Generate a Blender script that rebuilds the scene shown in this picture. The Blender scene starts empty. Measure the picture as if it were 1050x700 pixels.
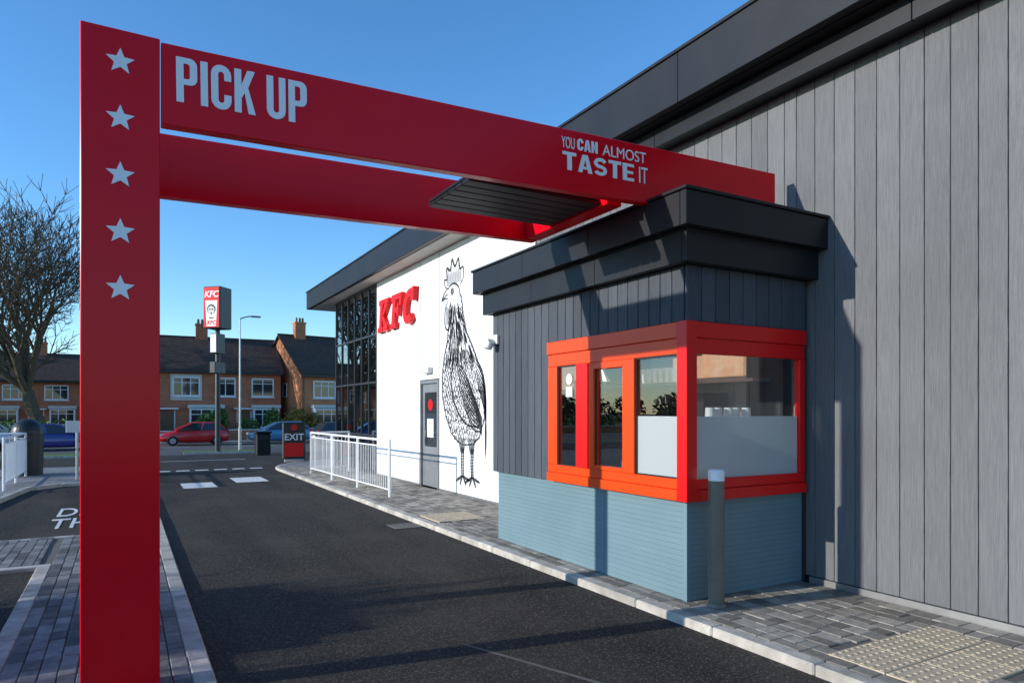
import bpy, bmesh, math, random
from mathutils import Vector, Matrix
random.seed(7)
S = bpy.context.scene
COL = S.collection
R = math.radians

# ---------------------------------------------------------------- materials
def newmat(name):
    m = bpy.data.materials.new(name); m.use_nodes = True
    nt = m.node_tree; nt.nodes.clear()
    out = nt.nodes.new('ShaderNodeOutputMaterial')
    return m, nt, out

def pmat(name, c1, c2=None, scale=4, rough=.6, metal=0, bump=0, bscale=60, island=0, coat=0,
         stretch=(1, 1, 1), bstretch=(1, 1, 1), spec=.5, rvar=0, c3=None, s3=.3, k3=.6, st3=None, speck=None, emit=0, c4=None, s4=1, st4=(1, 1, 1), k4=.5):
    m, nt, out = newmat(name)
    N = nt.nodes; L = nt.links
    b = N.new('ShaderNodeBsdfPrincipled'); L.new(b.outputs[0], out.inputs[0])
    tc = N.new('ShaderNodeTexCoord')
    mp = N.new('ShaderNodeMapping'); mp.inputs['Scale'].default_value = stretch
    L.new(tc.outputs['Object'], mp.inputs[0])
    b.inputs['Roughness'].default_value = rough
    b.inputs['Metallic'].default_value = metal
    b.inputs['Specular IOR Level'].default_value = spec
    if emit:
        b.inputs['Emission Color'].default_value = (*c1, 1); b.inputs['Emission Strength'].default_value = emit
    if coat:
        b.inputs['Coat Weight'].default_value = coat
        b.inputs['Coat Roughness'].default_value = .06
    if c2 is None: c2 = tuple(x * .85 for x in c1)
    no = N.new('ShaderNodeTexNoise'); no.inputs['Scale'].default_value = scale; no.inputs['Detail'].default_value = 3
    L.new(mp.outputs[0], no.inputs['Vector'])
    rp = N.new('ShaderNodeValToRGB')
    rp.color_ramp.elements[0].position = .32; rp.color_ramp.elements[1].position = .68
    rp.color_ramp.elements[0].color = (*c1, 1); rp.color_ramp.elements[1].color = (*c2, 1)
    L.new(no.outputs[0], rp.inputs[0])
    cur = rp.outputs[0]
    def overlay(cur, c, s, st, k):
        mq = N.new('ShaderNodeMapping'); mq.inputs['Scale'].default_value = st; L.new(tc.outputs['Object'], mq.inputs[0])
        n3 = N.new('ShaderNodeTexNoise'); n3.inputs['Scale'].default_value = s; n3.inputs['Detail'].default_value = 5
        L.new(mq.outputs[0], n3.inputs['Vector'])
        r3 = N.new('ShaderNodeValToRGB'); r3.color_ramp.elements[0].position = .45; r3.color_ramp.elements[1].position = .66
        L.new(n3.outputs[0], r3.inputs[0])
        mx = N.new('ShaderNodeMixRGB'); mx.inputs[2].default_value = (*c, 1)
        fm = N.new('ShaderNodeMath'); fm.operation = 'MULTIPLY'; fm.inputs[1].default_value = k; L.new(r3.outputs[0], fm.inputs[0])
        L.new(fm.outputs[0], mx.inputs[0]); L.new(cur, mx.inputs[1]); return mx.outputs[0]
    if c3 is not None: cur = overlay(cur, c3, s3, st3 or stretch, k3)
    if c4 is not None: cur = overlay(cur, c4, s4, st4, k4)
    if speck is not None:   # light aggregate stones
        vo = N.new('ShaderNodeTexVoronoi'); vo.inputs['Scale'].default_value = speck[1]; L.new(mp.outputs[0], vo.inputs['Vector'])
        sr = N.new('ShaderNodeSeparateColor'); L.new(vo.outputs['Color'], sr.inputs[0])
        rs = N.new('ShaderNodeValToRGB'); rs.color_ramp.elements[0].position = .78; rs.color_ramp.elements[1].position = 1
        L.new(sr.outputs[0], rs.inputs[0])
        mx = N.new('ShaderNodeMixRGB'); mx.inputs[2].default_value = (*speck[0], 1)
        L.new(rs.outputs[0], mx.inputs[0]); L.new(cur, mx.inputs[1]); cur = mx.outputs[0]
    if island:
        g = N.new('ShaderNodeNewGeometry')
        mr = N.new('ShaderNodeMapRange'); mr.inputs['To Min'].default_value = 1 - island; mr.inputs['To Max'].default_value = 1 + island
        L.new(g.outputs['Random Per Island'], mr.inputs[0])
        hv = N.new('ShaderNodeHueSaturation'); L.new(mr.outputs[0], hv.inputs['Value']); L.new(cur, hv.inputs['Color'])
        cur = hv.outputs[0]
    L.new(cur, b.inputs['Base Color'])
    if rvar:
        m2 = N.new('ShaderNodeMapRange'); m2.inputs['To Min'].default_value = rough - rvar; m2.inputs['To Max'].default_value = rough + rvar
        L.new(no.outputs[0], m2.inputs[0]); L.new(m2.outputs[0], b.inputs['Roughness'])
    if bump:
        mb_ = N.new('ShaderNodeMapping'); mb_.inputs['Scale'].default_value = bstretch
        L.new(tc.outputs['Object'], mb_.inputs[0])
        bn = N.new('ShaderNodeTexNoise'); bn.inputs['Scale'].default_value = bscale; bn.inputs['Detail'].default_value = 2
        L.new(mb_.outputs[0], bn.inputs['Vector'])
        bp = N.new('ShaderNodeBump'); bp.inputs['Strength'].default_value = bump; bp.inputs['Distance'].default_value = .02
        L.new(bn.outputs[0], bp.inputs['Height']); L.new(bp.outputs[0], b.inputs['Normal'])
    return m

def brickmat(name, c1, c2, mortar, axis='xz', bw=.225, bh=.075):
    m, nt, out = newmat(name); N = nt.nodes; L = nt.links
    b = N.new('ShaderNodeBsdfPrincipled'); L.new(b.outputs[0], out.inputs[0]); b.inputs['Roughness'].default_value = .9
    b.inputs['Specular IOR Level'].default_value = .15
    tc = N.new('ShaderNodeTexCoord'); sp = N.new('ShaderNodeSeparateXYZ'); L.new(tc.outputs['Object'], sp.inputs[0])
    ad = N.new('ShaderNodeMath'); ad.operation = 'ADD'; L.new(sp.outputs[0], ad.inputs[0]); L.new(sp.outputs[1], ad.inputs[1])
    cb = N.new('ShaderNodeCombineXYZ')
    if axis == 'xz':
        L.new(ad.outputs[0], cb.inputs[0]); L.new(sp.outputs[2], cb.inputs[1])
    else:
        L.new(sp.outputs[0], cb.inputs[0]); L.new(sp.outputs[1], cb.inputs[1])
    br = N.new('ShaderNodeTexBrick'); br.inputs['Scale'].default_value = 1
    br.inputs['Brick Width'].default_value = bw; br.inputs['Row Height'].default_value = bh; br.inputs['Mortar Size'].default_value = .007
    br.inputs['Color1'].default_value = (*c1, 1); br.inputs['Color2'].default_value = (*c2, 1); br.inputs['Mortar'].default_value = (*mortar, 1)
    L.new(cb.outputs[0], br.inputs['Vector'])
    no = N.new('ShaderNodeTexNoise'); no.inputs['Scale'].default_value = .8; no.inputs['Detail'].default_value = 5
    L.new(tc.outputs['Object'], no.inputs['Vector'])
    mr = N.new('ShaderNodeMapRange'); mr.inputs['To Min'].default_value = .6; mr.inputs['To Max'].default_value = 1.35
    L.new(no.outputs[0], mr.inputs[0])
    hv = N.new('ShaderNodeHueSaturation'); L.new(br.outputs[0], hv.inputs['Color']); L.new(mr.outputs[0], hv.inputs['Value'])
    L.new(hv.outputs[0], b.inputs['Base Color'])
    return m

def glassmat(name, tint=(.7, .75, .75), base=.06, rough=.0):
    m, nt, out = newmat(name); N = nt.nodes; L = nt.links
    t = N.new('ShaderNodeBsdfTransparent'); t.inputs[0].default_value = (*tint, 1)
    g = N.new('ShaderNodeBsdfGlossy'); g.inputs['Roughness'].default_value = rough
    f = N.new('ShaderNodeLayerWeight'); f.inputs[0].default_value = .5
    pw = N.new('ShaderNodeMath'); pw.operation = 'POWER'; pw.inputs[1].default_value = 4; L.new(f.outputs['Facing'], pw.inputs[0])
    ad = N.new('ShaderNodeMath'); ad.operation = 'ADD'; ad.use_clamp = True; ad.inputs[1].default_value = base
    L.new(pw.outputs[0], ad.inputs[0])
    mx = N.new('ShaderNodeMixShader'); L.new(ad.outputs[0], mx.inputs[0]); L.new(t.outputs[0], mx.inputs[1]); L.new(g.outputs[0], mx.inputs[2])
    L.new(mx.outputs[0], out.inputs[0])
    return m

def frostmat(name):
    m, nt, out = newmat(name); N = nt.nodes; L = nt.links
    b = N.new('ShaderNodeBsdfPrincipled'); b.inputs['Base Color'].default_value = (.58, .62, .63, 1); b.inputs['Roughness'].default_value = .22
    t = N.new('ShaderNodeBsdfTranslucent'); t.inputs[0].default_value = (.75, .8, .8, 1)
    mx = N.new('ShaderNodeMixShader'); mx.inputs[0].default_value = .4
    L.new(b.outputs[0], mx.inputs[1]); L.new(t.outputs[0], mx.inputs[2]); L.new(mx.outputs[0], out.inputs[0])
    return m

M = {}
M['asphalt'] = pmat('asphalt', (.024, .022, .020), (.060, .054, .047), scale=38, rough=.92, bump=.8, bscale=100, c3=(.075, .067, .056), s3=.6, k3=.6, spec=.15,
                    speck=((.13, .118, .10), 85), c4=(.020, .019, .018), s4=1.0, st4=(1.6, .16, 1), k4=.6)
M['asphalt_far'] = pmat('asphalt_worn', (.06, .06, .06), (.10, .10, .098), scale=20, rough=.9, bump=.3, bscale=80)
M['earth'] = pmat('earth_grass', (.05, .075, .025), (.08, .10, .04), scale=2, rough=1)
M['grass'] = pmat('grass', (.05, .12, .015), (.09, .17, .03), scale=12, rough=1, bump=1, bscale=40)
M['kerb'] = pmat('kerb_concrete', (.56, .52, .46), (.40, .37, .32), scale=9, rough=.85, bump=.3, bscale=90, island=.09, c3=(.24, .22, .19), s3=2.5, spec=.2)
M['paver'] = pmat('grey_paver', (.15, .148, .145), (.23, .222, .21), scale=14, rough=.85, bump=.35, bscale=120, island=.45, spec=.2)
M['paver2'] = pmat('buff_paver', (.25, .225, .19), (.36, .325, .27), scale=14, rough=.85, bump=.35, bscale=120, island=.4, spec=.2, c3=(.12, .11, .10), s3=1.2, k3=.5)
M['joint'] = pmat('joint_sand', (.10, .095, .085), (.15, .14, .12), scale=20, rough=1)
M['slabpave'] = brickmat('far_paving', (.20, .20, .20), (.29, .28, .27), (.12, .12, .11), axis='xy', bw=.3, bh=.2)
M['tactile'] = pmat('tactile_buff', (.52, .43, .30), (.42, .345, .24), scale=12, rough=.85, island=.08, bump=.2)
M['paint'] = pmat('road_paint', (.80, .80, .78), (.50, .50, .48), scale=18, rough=.7, bump=.3, bscale=90)
M['greyboard'] = pmat('grey_board', (.130, .134, .142), (.172, .175, .182), scale=3, rough=.65, island=.12, stretch=(1, 40, 1.2), bump=.5, bscale=3, bstretch=(1, 55, 1.5), spec=.3, c3=(.11, .11, .115), s3=.9, st3=(1, 1, 1), k3=.35)
M['whiteboard'] = pmat('white_board', (.82, .82, .82), (.76, .76, .76), scale=3, rough=.55, island=.03, stretch=(1, 10, .6), bump=.12, bscale=3, bstretch=(1, 55, 1.5))
M['darkboard'] = pmat('dark_blue_grey_board', (.052, .060, .074), (.075, .086, .104), scale=3, rough=.6, island=.22, stretch=(30, 40, 1.2), bump=.45, bscale=3, bstretch=(50, 55, 1.5), spec=.3)
M['backing'] = pmat('dark_backing', (.012, .012, .013), rough=.8)
M['blackfascia'] = pmat('black_fascia', (.011, .012, .015), (.016, .017, .020), scale=1.5, rough=.45, rvar=.05, spec=.28)
M['soffit'] = pmat('light_soffit', (.46, .44, .40), (.38, .36, .33), scale=2, rough=.6)
M['bluepanel'] = pmat('blue_grey_panel', (.145, .230, .262), (.165, .25, .282), scale=1.5, rough=.45, island=.02, spec=.35, c3=(.12, .19, .21), s3=1.2, k3=.35)
M['red'] = pmat('red_powder_coat', (.88, .003, .014), (.82, .003, .013), scale=1.5, rough=.22, spec=.25)
M['redframe'] = pmat('red_frame', (.80, .008, .008), (.74, .008, .008), scale=2, rough=.3, spec=.3)
M['orange'] = pmat('orange_red_frame', (.85, .065, .006), (.80, .06, .006), scale=2, rough=.3, spec=.3)  # sun glare mixed into the outer frame's red; sliding unit itself is orange
M['white'] = pmat('white_paint', (.85, .85, .85), (.80, .80, .80), scale=2, rough=.4)
M['letter'] = pmat('white_vinyl', (.95, .94, .92), (.93, .92, .90), scale=2, rough=.3, spec=.8)
M['offwhite'] = pmat('offwhite', (.72, .71, .68), rough=.6)
M['black'] = pmat('black_plastic', (.015, .015, .016), rough=.4)
M['ink'] = pmat('mural_ink', (.03, .03, .032), rough=.7)
M['steel'] = pmat('galvanised_steel', (.45, .45, .45), (.36, .36, .36), scale=6, rough=.35, metal=.7)
M['stainless'] = pmat('stainless', (.6, .6, .6), (.5, .5, .5), scale=6, rough=.3, metal=.8)
M['bollard'] = pmat('bollard_paint', (.16, .145, .115), (.20, .18, .145), scale=6, rough=.35, metal=.1, spec=.4)
M['alu'] = pmat('grey_aluminium', (.28, .29, .30), rough=.4, metal=.3)
M['darkframe'] = pmat('dark_frame', (.03, .032, .036), rough=.4)
M['glass'] = glassmat('window_glass', (.88, .91, .91), .10)
M['darkglass'] = glassmat('tinted_glass', (.42, .48, .50), .30)
M['houseglass'] = pmat('house_glass', (.03, .035, .04), rough=.05, spec=.9)
M['frost'] = frostmat('frosted_glass')
M['interior2'] = pmat('interior_tile', (.44, .43, .41), (.38, .37, .35), scale=2, rough=.4)
M['dining'] = pmat('dining_wall', (.30, .25, .20), rough=.5)
M['lit'] = pmat('lit_lamp', (1, .93, .80), (1, .93, .80), emit=6)
M['menu'] = pmat('lit_menu', (.85, .45, .25), (.9, .8, .7), scale=9, emit=.5)
M['wood'] = pmat('brown_wood', (.18, .09, .04), rough=.5)
M['brick'] = brickmat('red_brick', (.44, .12, .05), (.54, .17, .075), (.34, .27, .22))
M['brickorange'] = brickmat('orange_brick', (.52, .17, .055), (.60, .21, .075), (.42, .34, .26))
M['rooftile'] = pmat('roof_tile', (.062, .043, .036), (.095, .070, .058), scale=5, rough=.9, bump=.8, bscale=6, bstretch=(1, 1, 3), spec=.12)
M['render'] = pmat('white_render', (.66, .65, .60), (.58, .57, .53), scale=2, rough=.9)
M['bark'] = pmat('bark', (.085, .062, .038), (.13, .10, .06), scale=6, rough=.95)
M['leaf'] = pmat('foliage_green', (.055, .12, .018), (.10, .18, .03), scale=3, rough=.8, island=.5)
M['leafy'] = pmat('foliage_ochre', (.28, .16, .03), (.17, .16, .03), scale=3, rough=.8, island=.5)
M['leafd'] = pmat('foliage_far', (.04, .055, .025), (.07, .07, .04), scale=3, rough=.9, island=.5)
M['tyre'] = pmat('tyre', (.015, .015, .015), rough=.85)
M['carred'] = pmat('car_red', (.65, .008, .010), rough=.25, coat=.6)
M['carblue'] = pmat('car_blue', (.035, .035, .22), rough=.25, coat=1)
M['carteal'] = pmat('car_light_blue', (.10, .25, .42), rough=.25, coat=1)
M['carwhite'] = pmat('car_white', (.78, .78, .78), rough=.25, coat=1)
M['carblack'] = pmat('car_dark', (.02, .02, .025), rough=.25, coat=1)
M['lamp'] = pmat('head_lamp', (.7, .7, .7), rough=.1)
M['tail'] = pmat('tail_lamp', (.4, .01, .01), rough=.15)

# ---------------------------------------------------------------- mesh helpers
class MB:
    def __init__(s): s.v = []; s.f = []; s.m = []
    def add(s, vs, fs, mi=0):
        o = len(s.v); s.v += [tuple(v) for v in vs]
        for f in fs: s.f.append(tuple(i + o for i in f)); s.m.append(mi)
    def box(s, x0, x1, y0, y1, z0, z1, mi=0):
        s.add([(x0, y0, z0), (x1, y0, z0), (x1, y1, z0), (x0, y1, z0), (x0, y0, z1), (x1, y0, z1), (x1, y1, z1), (x0, y1, z1)],
              [(0, 3, 2, 1), (4, 5, 6, 7), (0, 1, 5, 4), (1, 2, 6, 5), (2, 3, 7, 6), (3, 0, 4, 7)], mi)
    def obox(s, p0, p1, th, h, mi=0):
        p0 = Vector(p0); p1 = Vector(p1); d = p1 - p0; n = Vector((-d.y, d.x, 0)).normalized() * th; u = Vector((0, 0, h))
        vs = [p0, p1, p1 + n, p0 + n]; vs += [v + u for v in vs]
        s.add(vs, [(0, 3, 2, 1), (4, 5, 6, 7), (0, 1, 5, 4), (1, 2, 6, 5), (2, 3, 7, 6), (3, 0, 4, 7)], mi)
    def tube(s, p0, p1, r0, r1=None, n=8, mi=0, cap=True):
        p0 = Vector(p0); p1 = Vector(p1)
        if r1 is None: r1 = r0
        d = (p1 - p0)
        if d.length < 1e-6: return
        d.normalize(); a = Vector((0, 0, 1)) if abs(d.z) < .9 else Vector((1, 0, 0))
        e1 = d.cross(a).normalized(); e2 = d.cross(e1)
        vs = []
        for p, r in ((p0, r0), (p1, r1)):
            for i in range(n):
                t = 2 * math.pi * i / n; vs.append(p + e1 * (r * math.cos(t)) + e2 * (r * math.sin(t)))
        fs = [(i, (i + 1) % n, n + (i + 1) % n, n + i) for i in range(n)]
        if cap: fs += [tuple(range(n - 1, -1, -1)), tuple(range(n, 2 * n))]
        s.add(vs, fs, mi)
    def prism(s, pts, o, ux, uy, depth, mi=0):
        o = Vector(o); ux = Vector(ux); uy = Vector(uy); nn = ux.cross(uy).normalized() * depth; n = len(pts)
        a = [o + ux * p[0] + uy * p[1] for p in pts]; b = [v + nn for v in a]
        fs = [tuple(range(n - 1, -1, -1)), tuple(range(n, 2 * n))] + [(i, (i + 1) % n, n + (i + 1) % n, n + i) for i in range(n)]
        s.add(a + b, fs, mi)
    def obj(s, name, mats, parent=None, bevel=0, smooth=False, bseg=1):
        me = bpy.data.meshes.new(name); me.from_pydata(s.v, [], s.f)
        if not isinstance(mats, (list, tuple)): mats = [mats]
        for m in mats: me.materials.append(m if not isinstance(m, str) else M[m])
        for p, mi in zip(me.polygons, s.m):
            p.material_index = mi; p.use_smooth = smooth
        me.update()
        bm = bmesh.new(); bm.from_mesh(me); bmesh.ops.recalc_face_normals(bm, faces=bm.faces); bm.to_mesh(me); bm.free()
        o = bpy.data.objects.new(name, me); COL.objects.link(o)
        if parent: o.parent = parent
        if bevel:
            bv = o.modifiers.new('bev', 'BEVEL'); bv.width = bevel; bv.segments = bseg; bv.limit_method = 'ANGLE'
        return o

def empty(name, loc=(0, 0, 0), rz=0):
    e = bpy.data.objects.new(name, None); COL.objects.link(e); e.location = loc; e.rotation_euler = (0, 0, rz)
    e.empty_display_size = .3
    return e

def place(o, loc, ux, uy, sx=1, sy=1, sz=1):
    ux = Vector(ux).normalized(); uy = Vector(uy).normalized(); uz = ux.cross(uy).normalized(); uy = uz.cross(ux).normalized()
    mt = Matrix((ux * sx, uy * sy, uz * sz)).transposed().to_4x4(); mt.translation = Vector(loc); o.matrix_local = mt

def text(name, body, loc, ux, uy, size, mat, parent=None, ext=.002, off=0, sx=1, shear=0, align='LEFT', space=1):
    c = bpy.data.curves.new(name, 'FONT'); c.body = body; c.size = size; c.extrude = ext; c.offset = off; c.shear = shear; c.align_x = align
    c.space_character = space
    c.materials.append(M[mat]); o = bpy.data.objects.new(name, c); COL.objects.link(o)
    if parent: o.parent = parent
    place(o, loc, ux, uy, sx)
    return o

def thick(pts, w):
    n = len(pts); Lf = []; Rt = []
    for i in range(n):
        a = Vector(pts[max(i - 1, 0)]); b = Vector(pts[min(i + 1, n - 1)]); d = (b - a).normalized(); nn = Vector((-d.y, d.x)) * w / 2; p = Vector(pts[i])
        Lf.append(p + nn); Rt.append(p - nn)
    return [tuple(p) for p in Lf + Rt[::-1]]
def arcp(cx, cy, rx, ry, a0, a1, n=8): return [(cx + rx * math.cos(R(a0 + (a1 - a0) * i / n)), cy + ry * math.sin(R(a0 + (a1 - a0) * i / n))) for i in range(n + 1)]
def glyph(ch, w=.44, t=.155):
    if ch == 'I': return [[(0, 0), (t, 0), (t, 1), (0, 1)]], t
    if ch == 'P': return [[(0, 0), (t, 0), (t, .40)] + arcp(w - .16, .56, .16, .16, -90, 0) + arcp(w - .16, .84, .16, .16, 0, 90) + [(0, 1)],
                          [(t, .53)] + arcp(w - t - .05, .58, .05, .05, -90, 0, 4) + arcp(w - t - .05, .82, .05, .05, 0, 90, 4) + [(t, .87)]], w
    if ch == 'C':
        h = t / 2; r = w / 2 - h; return [thick([(w - h, .66)] + arcp(w / 2, 1 - h - r * .95, r, r, 0, 180) + arcp(w / 2, h + r * .95, r, r, 180, 360) + [(w - h, .34)], t)], w
    if ch == 'U':
        h = t / 2; r = w / 2 - h; return [thick([(h, 1)] + arcp(w / 2, h + r, r, r, 180, 360) + [(w - h, 1)], t)], w
    if ch == 'K': return [[(0, 0), (t, 0), (t, .34), (t + .07, .47), (w - .13, 0), (w + .03, 0), (t + .15, .60), (w + .02, 1), (w - .15, 1), (t, .64), (t, 1), (0, 1)]], w + .02
    if ch == 'T': return [[(w / 2 - t / 2, 0), (w / 2 + t / 2, 0), (w / 2 + t / 2, .82), (w, .82), (w, 1), (0, 1), (0, .82), (w / 2 - t / 2, .82)]], w
    if ch == 'E': return [[(0, 0), (w * .9, 0), (w * .9, .17), (t, .17), (t, .42), (w * .82, .42), (w * .82, .58), (t, .58), (t, .83), (w * .9, .83), (w * .9, 1), (0, 1)]], w * .9
    if ch == 'A': return [[(0, 0), (t * .95, 0), (t * 1.1, .2), (w + .06 - t * 1.1, .2), (w + .06 - t * .95, 0), (w + .06, 0), (w / 2 + .03 + t * .6, 1), (w / 2 + .03 - t * .6, 1)], [(t * 1.25, .34), (w + .06 - t * 1.25, .34), (w / 2 + .03, .74)]], w + .06
    if ch == 'N': return [[(0, 0), (t, 0), (t, .62), (w + .02 - t, 0), (w + .02, 0), (w + .02, 1), (w + .02 - t, 1), (w + .02 - t, .38), (t, 1), (0, 1)]], w + .02
    if ch == 'S':
        tt = min(t, .19); h = tt / 2; r = w / 2 - h; q = (1 - tt) / 4
        return [thick(arcp(w / 2, 1 - h - q, r, q, 20, 250, 9) + arcp(w / 2, h + q, r, q, 70, -160, 9), tt)], w
    return [], w * .5
def block(name, s, loc, ux, uy, height, mat, parent, w=.44, t=.155, gap=.07, ext=.003, sx=1):
    c = bpy.data.curves.new(name, 'CURVE'); c.dimensions = '2D'; c.fill_mode = 'BOTH'; c.extrude = ext; x = 0
    for ch in s:
        if ch == ' ': x += w * .45; continue
        loops, adv = glyph(ch, w, t)
        for lp in loops:
            sp = c.splines.new('POLY'); sp.points.add(len(lp) - 1)
            for p, q in zip(sp.points, lp): p.co = ((q[0] + x) * height * sx, q[1] * height, 0, 1)
            sp.use_cyclic_u = True
        x += adv + gap
    c.materials.append(M[mat]); o = bpy.data.objects.new(name, c); COL.objects.link(o); o.parent = parent
    place(o, loc, ux, uy)
    return x * height * sx

YA, YB, ZD = 26.0, 38.0, -.45
def gz(y): return 0 if y < YA else (ZD if y > YB else ZD * (y - YA) / (YB - YA))

def sheet(name, x0, x1, y0, y1, off, mat, parent=None):
    mb = MB(); ys = [y0] + [y for y in (YA, YB) if y0 < y < y1] + [y1]
    for a, b in zip(ys[:-1], ys[1:]):
        mb.add([(x0, a, gz(a) + off), (x1, a, gz(a) + off), (x1, b, gz(b) + off), (x0, b, gz(b) + off)], [(0, 1, 2, 3)])
    return mb.obj(name, mat, parent)

# ---------------------------------------------------------------- ground
sheet('ground', -400, 400, -300, 900, -.02, 'earth')
sheet('drive_through_road', -24, 26, -25, 37.0, 0.0, 'asphalt')
sheet('main_road', -120, 120, 41, 50.5, .004, 'asphalt_far')
sheet('access_road', .2, 9.5, 37.0, 41.0, .002, 'asphalt_far')
sheet('grass_verge', -120, .2, 37.6, 40.9, .05, 'grass')
sheet('grass_verge', 2.6, 6.6, 37.9, 40.7, .05, 'grass')
sheet('pavement', -120, 120, 50.65, 53.0, .10, 'slabpave')

def kerbline(mb, pts, w=.13, z0=-.05, z1=.07, seg=.9):
    for a, b in zip(pts[:-1], pts[1:]):
        a = Vector(a); b = Vector(b); d = b - a; n = max(1, round(d.length / seg)); 
        for i in range(n):
            p = a + d * (i / n); q = a + d * ((i + 1) / n); g = d.normalized() * .003; j = random.uniform(-.002, .002)
            mb.obox((p.x + g.x, p.y + g.y, gz(p.y) + z0), (q.x - g.x, q.y - g.y, gz(q.y) + z0), w, z1 - z0 + j)

k = MB()
arc = [(3.87 + 3 * (1 - math.cos(t)), 20.6 + 3 * math.sin(t)) for t in [math.pi / 2 * i / 8 for i in range(9)]]
kerbline(k, list(reversed([(3.87, -6), (3.87, 20.6)] + arc[1:] + [(25, 23.6)])))
k.obj('kerb', 'kerb', bevel=.012)
k = MB()
kerbline(k, [(.5, -3), (.5, 17.5)], z1=.045)
kerbline(k, [(-.68, -3), (-.68, 8.85)], z1=.045)
kerbline(k, [(-.68, 8.85), (-7, 8.85)][::-1], z1=.045)
kerbline(k, [(.36, 10.9), (-7, 10.9)], z1=.045)
k.obj('kerb', 'kerb', bevel=.01)
k = MB()
kerbline(k, [(-2.3, 13.0), (-1.75, 17.9)], z1=.08); kerbline(k, [(-1.75, 17.9), (-1.2, 18.5)], z1=.08); kerbline(k, [(-1.2, 18.5), (.5, 18.9)], z1=.08)
kerbline(k, [(.5, 18.9), (.7, 24)], z1=.08)
k.obj('kerb', 'kerb', bevel=.01)
k = MB(); kerbline(k, [(-120, 50.5), (120, 50.5)], z1=.11, seg=4); k.obj('kerb', 'kerb')
k = MB(); kerbline(k, [(-60, 37.45), (.2, 37.45)], z1=.1, seg=2); kerbline(k, [(2.6, 37.75), (6.6, 37.75)], z1=.1, seg=2); k.obj('kerb', 'kerb')

def pavers(mb, x0, x1, y0, y1, z, rows=(.12, .16, .14), lens=(.12, .16, .2, .24), gap=.006, skip=None):
    x = x0; r = random
    while x < x1 - .02:
        w = min(r.choice(rows), x1 - x); y = y0
        if x1 - (x + w) < .05: w = x1 - x
        while y < y1 - .02:
            l = min(r.choice(lens), y1 - y); g = gap / 2; i = .005
            if not (skip and skip(x + w / 2, y + l / 2)):
                zz = z + r.uniform(-.0025, .0025); a, b, c, d = x + g, x + w - g, y + g, y + l - g
                mb.add([(a, c, z - .03), (b, c, z - .03), (b, d, z - .03), (a, d, z - .03), (a, c, zz - .005), (b, c, zz - .005), (b, d, zz - .005), (a, d, zz - .005),
                        (a + i, c + i, zz), (b - i, c + i, zz), (b - i, d - i, zz), (a + i, d - i, zz)],
                       [(0, 1, 5, 4), (1, 2, 6, 5), (2, 3, 7, 6), (3, 0, 4, 7), (4, 5, 9, 8), (5, 6, 10, 9), (6, 7, 11, 10), (7, 4, 8, 11), (8, 9, 10, 11)])
            y += l
        x += w

PZ = .07
TX0, TX1, TY0, TY1 = 4.12, 5.32, 2.15, 2.95
def sk(x, y): return TX0 < x < TX1 and TY0 < y < TY1 or (4.05 < x < 4.85 and 9.3 < y < 10.1)
E = empty('block_paving')
mb = MB(); pavers(mb, 4.0, 5.70, 0.8, 21.0, PZ, skip=sk); mb.obj('blocks', 'paver2', E)
mb = MB()
pts = [(4.0, -6), (4.0, 20.6)] + [(3.87 + 3.0 - 2.87 * math.cos(t), 20.6 + 2.87 * math.sin(t)) for t in [math.pi / 2 * i / 8 for i in range(1, 9)]] + [(25, 23.47), (25, 21.1), (5.7, 21.05), (5.7, -6)]
mb.add([(p[0], p[1], PZ - .012) for p in pts], [tuple(range(len(pts)))[::-1]]); mb.obj('bed', 'joint', E)
mb = MB(); mb.add([(p[0], p[1], PZ - .004) for p in pts[1:-1]], [tuple(range(len(pts) - 2))[::-1]]); mb.obj('far_paving', 'slabpave', E)
E = empty('block_paving')
mb = MB(); pavers(mb, -.68, .37, .5, 10.9, .045, rows=(.105,), lens=(.21,)); pavers(mb, -6, -.8, 8.98, 10.9, .045, rows=(.105,), lens=(.21,)); mb.obj('blocks', 'paver', E)
mb = MB(); mb.add([(-.7, 0, .03), (.4, 0, .03), (.4, 10.92, .03), (-.7, 10.92, .03)], [(0, 1, 2, 3)])
mb.add([(-7, 8.9, .03), (-.7, 8.9, .03), (-.7, 10.92, .03), (-7, 10.92, .03)], [(0, 1, 2, 3)]); mb.obj('bed', 'joint', E)
mb = MB(); z = .075
mb.add([(-2.43, 13, z), (-1.88, 17.95, z), (-1.25, 18.6, z), (.5, 19.0, z), (.6, 24, z), (-14, 24, z), (-14, 13, z)], [tuple(range(7))]); mb.obj('pavement', 'slabpave')

E = empty('tactile_paving')
def tact(x0, y0, nx, ny, s=.4):
    a = MB(); b = MB()
    for i in range(nx):
        for j in range(ny):
            a.box(x0 + i * s + .004, x0 + (i + 1) * s - .004, y0 + j * s + .004, y0 + (j + 1) * s - .004, PZ - .03, PZ + .004)
            for u in range(6):
                for v in range(6):
                    x = x0 + i * s + (u + .5) * s / 6; y = y0 + j * s + (v + .5) * s / 6
                    b.tube((x, y, PZ + .003), (x, y, PZ + .009), .018, .011, 8)
    a.obj('slabs', 'tactile', E, bevel=.003); b.obj('blisters', 'tactile', E)
tact(TX0, TY0, 3, 2); tact(4.05, 9.3, 2, 2)

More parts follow.
